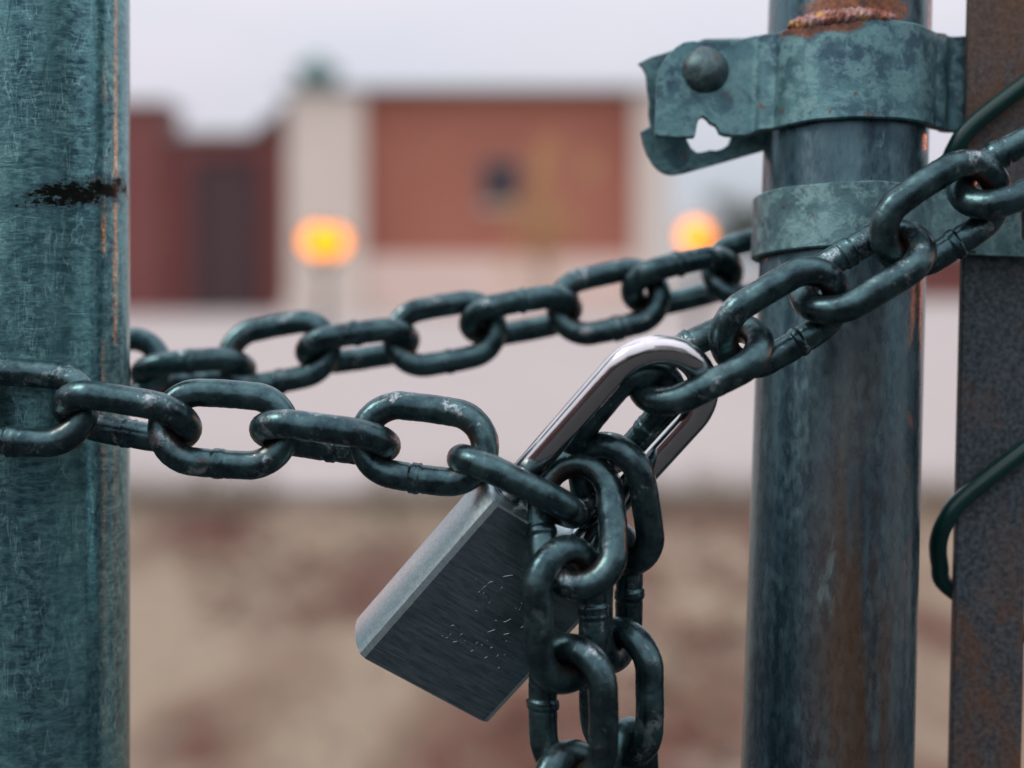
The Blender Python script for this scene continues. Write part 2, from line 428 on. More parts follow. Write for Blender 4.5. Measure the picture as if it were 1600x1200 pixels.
# background materials
def brick(name, c1, c2, mortar):
    a = Mat(name); b = a.n('ShaderNodeTexBrick'); a.l(a.vec((1, 1, 1), rot=(R(90), 0, 0)), b.inputs['Vector'])
    b.inputs['Color1'].default_value = (*c1, 1); b.inputs['Color2'].default_value = (*c2, 1); b.inputs['Mortar'].default_value = (*mortar, 1)
    b.inputs['Scale'].default_value = 1; b.inputs['Brick Width'].default_value = .22; b.inputs['Row Height'].default_value = .075; b.inputs['Mortar Size'].default_value = .008
    n = a.noise(a.vec(), .35, 4)
    a.set(color=a.mix(a.ramp(n, (.3, .0), (.75, .35)), b.outputs[0], (c1[0] * .55, c1[1] * .5, c1[2] * .55)), rough=.9); return a.m
M_brick = brick('orange_red_brick', (.45, .142, .085), (.38, .118, .070), (.34, .22, .18))
M_brickd = brick('dark_red_brick', (.22, .060, .052), (.17, .045, .042), (.20, .12, .11))
M_stone = plain('pale_render', (.64, .565, .49), .85, 0, .8, .1)
M_plinth = plain('pink_render', (.72, .56, .48), .85, 0, .6, .1)
M_coping = plain('grey_green_coping', (.20, .25, .24), .7, 0, 2)
M_copper = plain('verdigris_copper', (.10, .19, .175), .6, 0, 3)
M_dark = plain('dark_timber', (.055, .028, .032), .7, 0, 3)
M_glass = plain('dark_window_glass', (.02, .018, .03), .12, 0)
M_frame = plain('window_frame_paint', (.20, .16, .16), .6)
M_pave = plain('pale_pavement', (.35, .308, .292), .85, 0, .5, .12)
M_kerb = plain('kerb_stone', (.22, .21, .20), .85, 0, 4)
M_bark = plain('grey_bark', (.10, .085, .07), .9, 0, 8)
M_leafgreen = plain('grey_green_leaves', (.07, .095, .07), .8, 0, 1.5)
M_ochre = plain('ochre_leaves', (.42, .25, .10), .8, 0, 2)
M_post = plain('lamp_post_paint', (.05, .055, .055), .5, .3)

def ground_mat():
    a = Mat('dead_grass_ground'); v = a.vec((1, .45, 1))
    n = a.noise(a.vec((1, .33, 1), (3.2, 1.1, 0)), 1.7, 1.5, .5); f = a.noise(v, 18, 6, .7); k = a.noise(a.vec(loc=(4, 4, 0)), 2.4, 3)
    c = a.mix(a.ramp(n, (.38, 0), (.56, 1)), (.095, .028, .013), (.275, .212, .145))
    c = a.mix(a.ramp(k, (.52, 0), (.66, .6)), c, (.31, .26, .195))
    c = a.mix(a.math('MULTIPLY', a.ramp(f, (.4, 0), (.6, 1)), .35), c, (.07, .05, .035))
    a.set(color=c, rough=.95); a.bump(f, .5, .02); return a.m
M_ground = ground_mat()
def asphalt():
    a = Mat('asphalt'); n = a.noise(a.vec(), 60, 5, .7); k = a.noise(a.vec(), .8, 4)
    a.set(color=a.mix(a.math('ADD', a.math('MULTIPLY', n, .6), a.math('MULTIPLY', k, .4)), (.016, .018, .019), (.036, .036, .038)), rough=.85); return a.m
M_asphalt = asphalt()

def emit(name, c, s):
    a = Mat(name); e = a.n('ShaderNodeEmission'); e.inputs[0].default_value = (*c, 1); e.inputs[1].default_value = s
    a.l(e.outputs[0], a.o.inputs[0]); return a.m
AMB = (1.0, .27, .001)

# ------------------------------------------------------------------ the setting
def sheet(name, x0, x1, y0, y1, z, m, label):
    b = MB(); b.quadv((x0, y0, z), (x1, y0, z), (x1, y1, z), (x0, y1, z))
    return tag(b.build(name, m, None), label, None, None, 'structure')
sheet('ground', -900, 900, -900, 1200, 0, M_ground, 'brown dead grass ground')
sheet('pavement', -70, 70, 7.25, 75, .012, M_pave, 'pale pavement in front of the brick buildings')
sheet('added_road', -70, 70, -70, 2.6, .004, M_asphalt, 'unseen dark asphalt added under and behind the camera to darken reflections')  # dark ground added out of view, cuts the light bounced up from below
b = MB(); b.box(-70, 70, 7.1, 7.25, -.1, .05); tag(b.build('kerb', M_kerb), 'pale kerb between grass and pavement', kind='structure')

# dead leaves and tufts in the grass (nobody could count them)
b = MB()
for i in range(5200):
    y = random.uniform(1.2, 7.0); x = random.uniform(-.62, .62) * (y + 1.0); s = random.uniform(.02, .05)
    if noise.noise(Vector((x * .9, y * .4, 3))) < -.02: continue
    a = random.uniform(0, 6.28); t = random.uniform(-.5, .5); z = .006 + random.uniform(0, .03)
    ca, sa = math.cos(a) * s, math.sin(a) * s
    b.quadv((x - ca, y - sa, z), (x + sa * .5, y - ca * .5, z + s * t), (x + ca, y + sa, z + .01), (x - sa * .5, y + ca * .5, z + s * t * .5 + .01))
tag(b.build('fallen_leaves', plain('dead_leaf', (.12, .04, .022), .8, 0, 2.5, .5)), 'brown fallen leaves scattered over the dead grass', 'leaves', kind='stuff')
b = MB()
for i in range(9000):
    y = random.uniform(1.2, 7.05); x = random.uniform(-.62, .62) * (y + 1.0)
    if noise.noise(Vector((x * 1.1 + 9, y * .6, 1))) < -.1: continue
    h = random.uniform(.03, .10); a = random.uniform(0, 6.28); dx, dy = math.cos(a) * .003, math.sin(a) * .003
    lx, ly = random.uniform(-.05, .05), random.uniform(-.05, .05)
    b.quadv((x - dx, y - dy, 0), (x + dx, y + dy, 0), (x + lx, y + ly, h))
for i in range(6500):       # taller dead weeds along the kerb
    y = random.gauss(6.95, .28); x = random.uniform(-5.5, 5.5)
    if noise.noise(Vector((x * 1.6, 4, 1))) < -.12 or y > 7.6: continue
    h = random.uniform(.06, .24); a = random.uniform(0, 6.28); dx, dy = math.cos(a) * .005, math.sin(a) * .005
    lx, ly = random.uniform(-.10, .10), random.uniform(-.10, .10)
    b.quadv((x - dx, y - dy, 0), (x + dx, y + dy, 0), (x + lx, y + ly, h))
tag(b.build('dry_grass', plain('straw_grass', (.24, .20, .15), .9, 0, 2)), 'dry straw coloured grass blades', 'grass', kind='stuff')

# ------------------------------------------------------------------ buildings in the distance
BD = 49.0
def X(px, d=BD): return (px - 800) / FPX * d
def Z(py, d=BD): return CZ + (HZ - py) / FPX * d
def window(parent, x0, x1, z0, z1, y, mpane=None, name='window'):
    f = MB(); t = .12
    f.box(x0, x1, y - .08, y + .05, z0, z0 + t); f.box(x0, x1, y - .08, y + .05, z1 - t, z1)
    f.box(x0, x0 + t, y - .08, y + .05, z0 + t, z1 - t); f.box(x1 - t, x1, y - .08, y + .05, z0 + t, z1 - t)
    fo = f.build(name, M_frame, parent)
    g = MB(); g.box(x0 + t, x1 - t, y - .02, y - .005, z0 + t, z1 - t)
    g.box((x0 + x1) / 2 - .03, (x0 + x1) / 2 + .03, y - .06, y - .021, z0 + t, z1 - t)
    g.build('pane', mpane or M_glass, fo)
    s = MB(); s.box(x0 - .1, x1 + .1, y - .16, y - .081, z0 - .12, z0); s.build('sill', M_stone, fo)

main = empty('brick_hall', (X(760), BD + 5, 0), 'orange brick hall with pale corner pilasters and one dark window, centre background', 'building')
b = MB(); b.box(X(500), X(1020), BD, BD + 14, Z(400), Z(145)); b.build('brick_wall', M_brick, main)
b = MB(); b.box(X(560), X(1000), BD - .25, BD + 13.9, .0, Z(400)); b.build('plinth', M_plinth, main)
for a0, a1 in ((452, 570), (990, 1042)):
    b = MB(); b.box(X(a0), X(a1), BD - .45, BD + .9, 0, Z(145)); b.box(X(a0) - .12, X(a1) + .12, BD - .6, BD - .45, 0, .5)
    b.build('pilaster', M_stone, main)
b = MB(); b.box(X(440), X(1050), BD - .7, BD + 14.2, Z(145), Z(139)); b.build('coping', M_coping, main)
b = MB(); b.box(X(490), X(1020), BD + 1, BD + 13, Z(139), Z(136)); b.build('roof', M_coping, main)
window(main, X(752), X(812), Z(322), Z(250), BD)
cup = MB(); cxm = X(492); cup.box(cxm - .62, cxm + .62, BD + .2, BD + 1.4, Z(140), Z(108))
n = len(cup.v); cup.v += [(cxm - .8, BD, Z(108)), (cxm + .8, BD, Z(108)), (cxm + .8, BD + 1.6, Z(108)), (cxm - .8, BD + 1.6, Z(108)), (cxm, BD + .8, Z(78))]
cup.f += [(n, n + 1, n + 4), (n + 1, n + 2, n + 4), (n + 2, n + 3, n + 4), (n + 3, n, n + 4), (n, n + 3, n + 2, n + 1)]
cup.build('roof_vent', M_copper, main)

lb = empty('dark_brick_building', (X(200), BD + 6, 0), 'dark red brick building with a stepped roofline and tall dark doorway, left background', 'building')
b = MB(); b.box(X(-420), X(247), BD + .8, BD + 3.4, 0, Z(158)); b.build('tall_wing', M_brickd, lb)
b = MB(); b.box(X(-428), X(252), BD + .6, BD + 3.6, Z(158), Z(153)); b.build('coping', M_coping, lb)
b = MB(); b.box(X(247), X(451), BD + 1.2, BD + 6, 0, Z(209)); b.build('low_wing', M_brickd, lb)
b = MB()   # lean-to roof rising to the hall
p = [(X(249), Z(209)), (X(385), Z(209)), (X(451), Z(153)), (X(451), Z(145)), (X(383), Z(202)), (X(249), Z(202))]
for y in (BD + .9, BD + 6.2): b.v += [(x, y, z) for x, z in p]
b.f += [tuple(range(6)), tuple(range(11, 5, -1))] + [(i, i + 6, (i + 1) % 6 + 6, (i + 1) % 6) for i in range(6)]
b.build('lean_to_roof', M_coping, lb)
b = MB(); b.v += [(X(385), BD + 1.3, Z(209)), (X(451), BD + 1.3, Z(209)), (X(451), BD + 1.3, Z(154)), (X(385), BD + 5.9, Z(209)), (X(451), BD + 5.9, Z(209)), (X(451), BD + 5.9, Z(154))]
b.f += [(0, 1, 2), (5, 4, 3), (0, 2, 5, 3), (1, 4, 5, 2)]; b.build('gable_wall', M_brickd, lb)
dr = MB(); dr.box(X(300), X(386), BD + 1.05, BD + 1.19, .02, Z(250)); dr.box(X(293), X(300), BD + .95, BD + 1.19, .02, Z(246)); dr.box(X(386), X(393), BD + .95, BD + 1.19, .02, Z(246))
dr.box(X(300), X(386), BD + .95, BD + 1.04, Z(250), Z(246)); d_o = dr.build('door', M_dark, lb)
for k in range(3):
    window(lb, X(-330 + k * 150), X(-260 + k * 150), Z(380), Z(270), BD + .8)

rb = empty('low_brick_building', (36, 98, 0), 'low red brick building far off behind the right post', 'building')
b = MB(); b.box(26, 52, 92, 104, 0, 3.1); b.build('wall', M_brickd, rb)
b = MB(); b.box(25.6, 52.4, 91.6, 104.4, 3.1, 3.4); b.build('roof', M_coping, rb)
for k in range(4): window(rb, 30 + k * 5, 32 + k * 5, 1, 2.4, 92)

# ------------------------------------------------------------------ trees
def crown(b, cx, cy, cz, rx, rz, n, s, seed):
    rr = random.Random(seed)
    cl = [(rr.gauss(0, .5), rr.gauss(0, .5), rr.gauss(0, .5), rr.uniform(.25, .5)) for _ in range(14)]
    for i in range(n):
        c = rr.choice(cl)
        x = cx + (c[0] + rr.gauss(0, c[3] * .5)) * rx; y = cy + (c[1] + rr.gauss(0, c[3] * .5)) * rx; z = cz + (c[2] + rr.gauss(0, c[3] * .5)) * rz
        u = Vector((rr.gauss(0, 1), rr.gauss(0, 1), rr.gauss(0, 1))).normalized(); v = u.orthogonal().normalized(); q = Vector((x, y, z)); t = s * rr.uniform(.6, 1.3)
        b.quadv(q - u * t, q + v * t * .5, q + u * t, q - v * t * .5)
def tree(name, x, y, h, rx, leafm, n, s, seed, label, cat='tree', group=None, th=.12):
    t = empty(name, (x, y, 0), label, cat, group); rr = random.Random(seed)
    b = MB(); b.tube([(x, y, 0), (x + .05, y, h * .35), (x - .05, y + .05, h * .8)], lambda q: th * (1 - .75 * q), 8)
    for k in range(6):
        a = rr.uniform(0, 6.28); z = h * rr.uniform(.35, .7)
        b.tube([(x, y, z), (x + math.cos(a) * rx * .35, y + math.sin(a) * rx * .35, z + h * .1), (x + math.cos(a) * rx * .7, y + math.sin(a) * rx * .7, z + h * .22)], lambda q: th * .4 * (1 - .8 * q), 6)
    b.build('trunk', M_bark, t, True)
    c = MB(); crown(c, x, y, h * .66, rx, h * .36, n, s, seed + 50); c.build('crown', leafm, t)
    return t
tree('sapling', .62, 33, 3.9, .8, M_ochre, 1700, .06, 3, 'slender ochre leaved sapling in front of the orange brick wall', 'tree', th=.05)
for i, (x, y, h, rr_) in enumerate(((17.2, 104, 6.3, 2.6), (21.0, 112, 6.0, 2.8), (25.5, 120, 6.4, 3.0))):
    tree('tree', x, y, h, rr_, M_leafgreen, 1500, .28, 20 + i, 'grey green tree far off beside the right post', group='distant trees beside the right post')

# added out of view beside and behind the camera, to darken the metal's reflections
hd = empty('added_hedge', (3, -6, 0), 'unseen dark leaf screen added behind the camera to darken reflections', 'added_hedge')
b = MB(); rr = random.Random(5)
for i in range(9000):
    x = rr.uniform(-14, 22); hh = 2.3 + .3 * math.sin(x * 1.7) + (3.2 if 1.5 < x < 9 else 0) ; z = rr.uniform(.1, hh); y = -6 + rr.gauss(0, .35)
    u = Vector((rr.gauss(0, 1), rr.gauss(0, 1), rr.gauss(0, 1))).normalized(); v = u.orthogonal().normalized(); q = Vector((x, y, z)); t = .17
    b.quadv(q - u * t, q + v * t * .6, q + u * t, q - v * t * .6)
b.build('foliage', plain('added_hedge_leaves', (.025, .04, .025), .7, 0, 2), hd)
sw = empty('brick_wall', (-5, 0, 0), 'dark brick wall added out of frame on the left to darken reflections', 'wall')  # added for a dark reflection down the right post's left side
b = MB(); b.box(-5.3, -5, -5, 8, 0, 2.2); b.build('added_brickwork', M_brickd, sw)
b = MB(); b.box(-5.38, -4.92, -5.05, 8.05, 2.2, 2.3); b.build('coping', M_coping, sw)

# ------------------------------------------------------------------ lamps
def sphere(b, c, r, nu=20, nv=12):
    n0 = len(b.v)
    for j in range(nv + 1):
        t = math.pi * j / nv
        for i in range(nu):
            a = 2 * math.pi * i / nu; b.v.append((c[0] + r * math.sin(t) * math.cos(a), c[1] + r * math.sin(t) * math.sin(a), c[2] + r * math.cos(t)))
    for j in range(nv):
        for i in range(nu):
            b.f.append((n0 + j * nu + i, n0 + (j + 1) * nu + i, n0 + (j + 1) * nu + (i + 1) % nu, n0 + j * nu + (i + 1) % nu))
def lamp(px, py, d, offs, r, strength, label, xy=None, h=None):
    x, y, z = (X(px, d), d, Z(py, d)) if xy is None else (xy[0], xy[1], h)
    t = empty('street_lamp', (x, y, 0), label, 'street lamp', 'lit amber street lamps')
    b = MB(); b.cyl(x, y, 0, .5, .09, .07, 12); b.cyl(x, y, .5, z - r - .12, .05, .04, 12)
    for o_ in offs:
        if o_[0]: b.tube([(x, y, z - r - .14), (x + o_[0], y + o_[1], z - r - .10)], .025, 8)
        b.cyl(x + o_[0], y + o_[1], z - r - .13, z - r + .03, .05, .08, 12)
    b.build('pole', M_post, t, True, shp=35)
    for o_ in offs:
        b = MB(); sphere(b, (x + o_[0], y + o_[1], z), r); b.build('globe', emit('amber_lamp_glow', AMB if py else (1.0, .15, .001), strength), t, True)
        if py:  # dark ring added round the globe to crisp the blurred glow's edge
            b = MB(); b.tube([(x + o_[0] + r * 1.10 * math.cos(R(q)), y + o_[1], z + r * 1.10 * math.sin(R(q))) for q in range(0, 360, 10)], r * .10, 8, closed=True); b.build('glow_edge_ring', M_post, t, True)
        b = MB(); b.cyl(x + o_[0], y + o_[1], z + r * .93, z + r + .04, r * .4, .02, 12); b.build('cap', M_post, t)
    return t
lamp(508, 377, 20, ((-.085, -.21), (.085, .21)), .190, 3.8, 'amber lamp with two globes on a low post, before the left pale pilaster')
lamp(1087, 369, 20, ((0, 0),), .195, 4.0, 'amber lamp with one globe on a low post, left of the steel post with clamps')
lamp(0, 0, 0, ((0, 0),), .05, 900, 'amber low post lamp out of frame, right of the gate', (5.9, 2.05), 1.75)
lamp(0, 0, 0, ((0, 0),), .05, 900, 'amber low post lamp out of frame to the right, beyond the gate by the kerb', (4.75, 4.3), 1.62)
lamp(0, 0, 0, ((0, 0),), .16, 330, 'amber street lamp out of frame to the left, beyond the brick wall', (-18, 28), 3.9)

# ------------------------------------------------------------------ left post
def pole_mesh(base_pt, top_pt, r, seg=96, wall=.003, rows=40):
    b = MB(); a = Vector(base_pt); c = Vector(top_pt)
    b.tube([a.lerp(c, i / rows) for i in range(rows + 1)], r, seg); return b
lp = empty('gate_post', (LP_X, LP_Y, 0), 'thick scratched galvanised post with a black gouge, left edge', 'post')
pole_mesh((LP_X, LP_Y, 0), (LP_X, LP_Y, 1.95), .034).build('pole', M_left, lp, True, shp=40)
b = MB(); sphere(b, (LP_X, LP_Y, 1.945), .0375, 32, 12); b.cyl(LP_X, LP_Y, 1.90, 1.945, .0375, .0375, 32); b.build('cap', M_left, lp, True, shp=50)

# ------------------------------------------------------------------ right post (leaning slightly) with its clamps
def axis_at(py):
    t = py / 1190.0
    return P(1327.5 + (1292 - 1327.5) * t, py, .607 + (.572 - .607) * t)
A0, A1 = axis_at(0), axis_at(1190); AX = (A0 - A1).normalized()
def on_axis(z): return A1 + AX * ((z - A1.z) / AX.z)
RPR = .034
foot = on_axis(0); rp = empty('gate_post', tuple(foot), 'weathered galvanised post with two steel bands round it, right', 'post')
plen = (on_axis(1.95) - foot).length
po = pole_mesh((foot.x, foot.y, 0), (foot.x, foot.y, plen), RPR).build('pole', M_right, rp, True, shp=40)
po.rotation_euler = Vector((0, 0, 1)).rotation_difference(AX).to_euler()
tp = on_axis(1.95); b = MB(); sphere(b, tp, .0375, 32, 12); b.build('cap', M_right, rp, True)

EX = Vector((1, 0, 0)); EY = Vector((0, AX.z, -AX.y)).normalized()
LEAN = AX.y / AX.z
def ring_base(py):
    """point on the axis whose ring has its front edge on photo row py"""
    z = CZ + (HZ - py) / FPX * (axis_at(py).y - RPR)
    return on_axis(z - RPR * LEAN)
def ring(py0, py1, r, thick, seg=96, warp=.0, a0=0, a1=2 * math.pi):
    """steel band round the leaning post; py0/py1 = photo rows of its front top/bottom edge"""
    b = MB()
    zt, zb = ring_base(py0), ring_base(py1)
    prof = []
    bev = .0005
    H = (zt - zb).length
    for (rr_, t) in ((r, 0), (r + thick - bev, 0), (r + thick, bev / H), (r + thick, .5), (r + thick, 1 - bev / H), (r + thick - bev, 1), (r, 1)):
        prof.append((rr_, t))
    ex = Vector((1, 0, 0)); ex = (ex - AX * ex.dot(AX)).normalized(); ey = AX.cross(ex)
    full = abs(a1 - a0 - 2 * math.pi) < 1e-6
    n = seg if full else seg + 1
    for i in range(n):
        a = a0 + (a1 - a0) * i / seg
        wv = warp * (math.sin(a * 3 + 1) * .5 + math.sin(a * 7) * .3)
        for rr_, t in prof:
            b.v.append(tuple(zb.lerp(zt, t) + (ex * math.cos(a) + ey * math.sin(a)) * (rr_ + wv * .4) + AX * wv * (1 if t > .5 else -.5)))
    m = len(prof)
    for i in range(seg):
        for k in range(m - 1):
            j = (i + 1) % n
            b.f.append((i * m + k, j * m + k, j * m + k + 1, i * m + k + 1))
        b.f.append((i * m + m - 1, ((i + 1) % n) * m + m - 1, ((i + 1) % n) * m, i * m))
    return b
def strip(py0, py1, plan, thick, wob=1.0, prof=None):
    """pressed strap: plan = (dx, dy) of its inner face round the post axis, going left to right past the front;
    prof(dx) gives how far the top edge drops and the bottom edge rises there"""
    zb, zt_ = ring_base(py1), ring_base(py0); H = (zt_ - zb).length; bv = .0006
    pl = [Vector((p[0], p[1], 0)) for p in plan]; b = MB()
    for i, p in enumerate(pl):
        t = (pl[min(i + 1, len(pl) - 1)] - pl[max(i - 1, 0)]).normalized(); n = Vector((t.y, -t.x, 0))
        wv = wob * (.0005 * math.sin(p.x * 160 + 1) + .0003 * math.sin(p.x * 420))
        dt, db = prof(p.x) if prof else (0, 0)
        lo, hi = db / H, 1 - dt / H
        for rr_, q in ((0, lo), (thick - bv, lo), (thick, lo + bv / H), (thick, (lo + hi) / 2), (thick, hi - bv / H), (thick - bv, hi), (0, hi)):
            o_ = p + n * (rr_ + wv * .3)
            b.v.append(tuple(zb.lerp(zt_, q) + EX * o_.x + EY * o_.y + AX * wv * (1 if q > .5 else -.4)))
    for i in range(len(pl) - 1):
        for k in range(7): b.f.append((i * 7 + k, (i + 1) * 7 + k, (i + 1) * 7 + (k + 1) % 7, i * 7 + (k + 1) % 7))
    b.f += [tuple(range(7)), tuple(range(len(pl) * 7 - 1, len(pl) * 7 - 8, -1))]
    return b
def arcpts(r_, a0, a1, n=60): return [(r_ * math.cos(R(a0 + (a1 - a0) * i / n)), r_ * math.sin(R(a0 + (a1 - a0) * i / n))) for i in range(n + 1)]
def smooth_plan(l): return [(v.x, v.y) for v in catmull([(p[0], p[1], 0) for p in l], 5)]
zt = ring_base(34) + Vector((0, 0, RPR * LEAN))
M_clamp = band_mat('clamp_zinc', (.105, .235, .250), (.038, .090, .120), (.20, .37, .37),
                   (P(1290, 34, .57).x - foot.x, zt.z + .001 - foot.z, zt.y - .005 - foot.y))
M_band = band_mat('band_zinc', (.13, .255, .262), (.050, .105, .125), (.25, .42, .41), None)
ri = RPR + .0006
axp = on_axis(CZ + (HZ - 120) / FPX * .598)
def dx_px(dx): return 800 + (axp.x + dx) * FPX / .5935
def px_dx(px): return (px - 800) / FPX * .5935 - axp.x
TOPP = [(1026, 122), (1028, 108), (1031, 96), (1037, 85), (1044, 76), (1054, 67), (1066, 60), (1081, 56), (1112, 54), (1150, 51), (1170, 50)]
BOTP = [(1026, 196), (1028, 202), (1034, 204.5), (1062, 206), (1089, 206), (1091, 196), (1092, 184), (1095, 177), (1100, 173.5), (1106, 177), (1112, 184), (1121, 188), (1124, 193), (1127, 200), (1138, 204), (1160, 204)]
def interp(t, x):
    if x >= t[-1][0]: return t[-1][1]
    for (x0, y0), (x1, y1) in zip(t, t[1:]):
        if x <= x1: return y0 + (y1 - y0) * max(0, (x - x0) / (x1 - x0))
def lug_prof(dx):
    px = dx_px(dx); k = .5935 / FPX
    if px > 1200: return 0, 0
    return max(0, (interp(TOPP, px) - 50) * k), (197 - interp(BOTP, px)) * k * min(1, max(0, (1195 - px) / 30))
xs = []; px = 1027.0
while px < 1160: xs.append((px_dx(px), -.0084)); px += 1.2 if 1086 < px < 1130 or px < 1050 else 3
plan = xs + smooth_plan([(px_dx(1162), -.0084), (-.0410, -.0088), (-.0386, -.0102), (-.0366, -.0125)]) + arcpts(ri, 205.5, 331) + smooth_plan([(.0345, -.0140), (.0362, -.0112), (.0390, -.0096), (.0440, -.0092), (.0500, -.0092), (.0700, -.0092)])
clamp = strip(34, 187, plan, .0032, .8, lug_prof).build('clamp', M_clamp, rp, True, shp=35); fix_normals(clamp); sharp(clamp, 35)
ring(34, 187, ri, .0032, a0=R(20), a1=R(160)).build('rear_clamp', M_clamp, clamp, True, shp=35)
FD = .598      # depth of the clamp's flanges
plate('rear_lug', [(1200, 60), (1100, 62), (1037, 84), (1016, 90), (997, 100), (1004, 107), (1009, 117), (1011, 140), (1014, 160), (1013, 180), (1016, 198), (1009, 202), (1001, 207), (1003, 217), (1005, 227), (1011, 243),
                   (1020, 258), (1029, 267), (1038, 272), (1046, 274), (1054, 274), (1070, 271), (1130, 254), (1189, 237), (1215, 229)],
      [[(1070, 214), (1060, 190), (1085, 165), (1125, 165), (1150, 195), (1142, 212), (1138, 226), (1128, 233), (1118, 236), (1108, 235), (1098, 238), (1088, 239), (1079, 232)]],
      FD + .010, .0042, M_clamp, clamp)
b = MB()     # dome bolt head with a shallow collar
bc = P(1102, 110, FD - .006); n0 = len(b.v)
prof = [(.0006, .0066), (.0025, .0064), (.0045, .0058), (.0065, .0047), (.0083, .0032), (.0093, .0016), (.0097, .0004), (.0097, -.001), (.0075, -.0018), (.0065, -.006)]
for (r_, dy) in prof:
    for k in range(40):
        a = 2 * math.pi * k / 40; f = 1 + .012 * math.sin(3 * a + r_ * 900) + .01 * math.sin(5 * a)
        b.v.append((bc.x + r_ * f * math.cos(a), bc.y - dy, bc.z + r_ * f * math.sin(a) * 1.03))
b.f.append(tuple(n0 + k for k in range(40)))
for j in range(len(prof) - 1):
    for k in range(40):
        b.f.append((n0 + j * 40 + k, n0 + (j + 1) * 40 + k, n0 + (j + 1) * 40 + (k + 1) % 40, n0 + j * 40 + (k + 1) % 40))
M_bolt = band_mat('bolt_zinc', (.085, .135, .14), (.026, .042, .046), (.17, .27, .265), None)
bo = b.build('bolt', M_bolt, clamp, True, shp=60); fix_normals(bo)
# rippled weld bead on the clamp's top edge
b = MB(); pts = []
for i in range(121):
    a = R(-146 + 74 * i / 120); pts.append(ring_base(34) + AX * .0014 + (EX * math.cos(a) + EY * math.sin(a)) * (RPR + .0016))
b.tube(pts, lambda t: .0001 + .0034 * math.sin(math.pi * min(1, max(0, t))) ** .35, 28)
for k in range(len(b.v)):
    v = Vector(b.v[k]); i = k // 28; a = R(-146 + 74 * i / 120); cc = pts[i]; rel = v - cc
    ph = i / 120 * 17 - rel.z / .0040 * .55 + .5 * noise.noise(v * 260)
    am = .00055 * (ph % 1.0) ** 1.5 + .0009 * noise.noise(v * 330) + .0005 * noise.noise(v * 900)
    b.v[k] = tuple(v + rel.normalized() * am)
b.build('weld_bead', M_weld, clamp, True)

sy = .5785 - on_axis(CZ + (HZ - 345) / FPX * .58).y
plan = arcpts(ri, 150, 318, 80) + smooth_plan([(.0290, sy - .0012), (.0325, sy + .0002), (.0370, sy + .0014), (.0440, sy + .0014), (.0500, sy + .0014)])
band = strip(285, 386, plan, .0030, .35).build('tension_band', M_band, rp, True, shp=35); fix_normals(band); sharp(band, 35)
ring(285, 386, ri, .0034, a0=R(20), a1=R(148)).build('rear_band', M_band, band, True, shp=35)
plate('strap', [(1490, 293), (1520, 294), (1560, 297), (1680, 303), (1680, 404), (1600, 402), (1545, 400), (1515, 398), (1490, 396)],
      [[(1594, 330), (1600, 324), (1632, 324), (1638, 330), (1638, 372), (1632, 379), (1600, 379), (1594, 372)]], .5785, .0032, M_band, band)

# ------------------------------------------------------------------ fence fabric with its flat tension bar
BDp = .586
fence = empty('chain_link_fence', (P(1560, 700, BDp).x, BDp, 0), 'chain link fence in green vinyl wire threaded behind a rusty flat bar, right edge', 'fence')
def barx(z, px0, px1, edge):   # bar leans with the post
    t = ((CZ + HZ / FPX * BDp) - z) / (1190 / FPX * BDp)
    return ((px0 + (px1 - px0) * t) - 800) / FPX * BDp
b = MB(); th = .0050; bv = .0007; rows = [0, .3, .6, .8, .9, 1.0, 1.1, 1.2, 1.4, 1.9]
for z in rows:
    xl, xr = barx(z, 1512, 1483, 0), barx(z, 1621, 1593, 0)
    for (x, y) in ((xl + bv, -th / 2), (xr - bv, -th / 2), (xr, -th / 2 + bv), (xr, th / 2 - bv), (xr - bv, th / 2), (xl + bv, th / 2), (xl, th / 2 - bv), (xl, -th / 2 + bv)):
        b.v.append((x, BDp + y, z))
for i in range(len(rows) - 1):
    for k in range(8): b.f.append((i * 8 + k, i * 8 + (k + 1) % 8, (i + 1) * 8 + (k + 1) % 8, (i + 1) * 8 + k))
b.f += [tuple(range(7, -1, -1)), tuple(range(len(rows) * 8 - 8, len(rows) * 8))]
b.build('tension_bar', M_bar, fence)
WR = .0037; pitch = 585 / FPX * .576; halfw = 136 / FPX * .576
z_ap = P(0, 842, .58).z
def wire(k):
    """flat-spiral wire: left bends at z_ap + n*pitch, right bends half a pitch between"""
    pts = []
    xl = P(1472, 842, .58).x + k * 2 * halfw * .98; xr = xl + 2 * halfw
    zoff = 0 if k % 2 == 0 else pitch / 2
    for n in range(-6, 6):
        z = z_ap + n * pitch + zoff
        if z < .03 or z + pitch > 1.93: continue
        sh = (barx(z, 1512, 1483, 0) - barx(z_ap, 1512, 1483, 0))
        # left bend, seen going: back strand below -> front strand above
        pts += [(xl + sh + .0062, BDp + .0065, z - .022), (xl + sh + .0022, BDp + .0045, z - .0125), (xl + sh, BDp - .001, z - .002), (xl + sh + .0016, BDp - .0062, z + .0075),
                (xl + sh + .009, BDp - .0072, z + .0175), (xl + sh + halfw, BDp - .0072, z + pitch * .25)]
        zr = z + pitch / 2
        pts += [(xr + sh - .009, BDp - .0072, zr - .0175), (xr + sh - .0016, BDp - .0062, zr - .0075), (xr + sh, BDp - .001, zr + .002), (xr + sh - .0022, BDp + .0045, zr + .0125),
                (xr + sh - .0062, BDp + .0065, zr + .022), (xl + sh + halfw, BDp + .0068, zr + pitch * .25)]
    b = MB(); b.tube(catmull(pts, 6), WR, 14); b.build('wire', M_green, fence, True)
for k in range(5): wire(k)

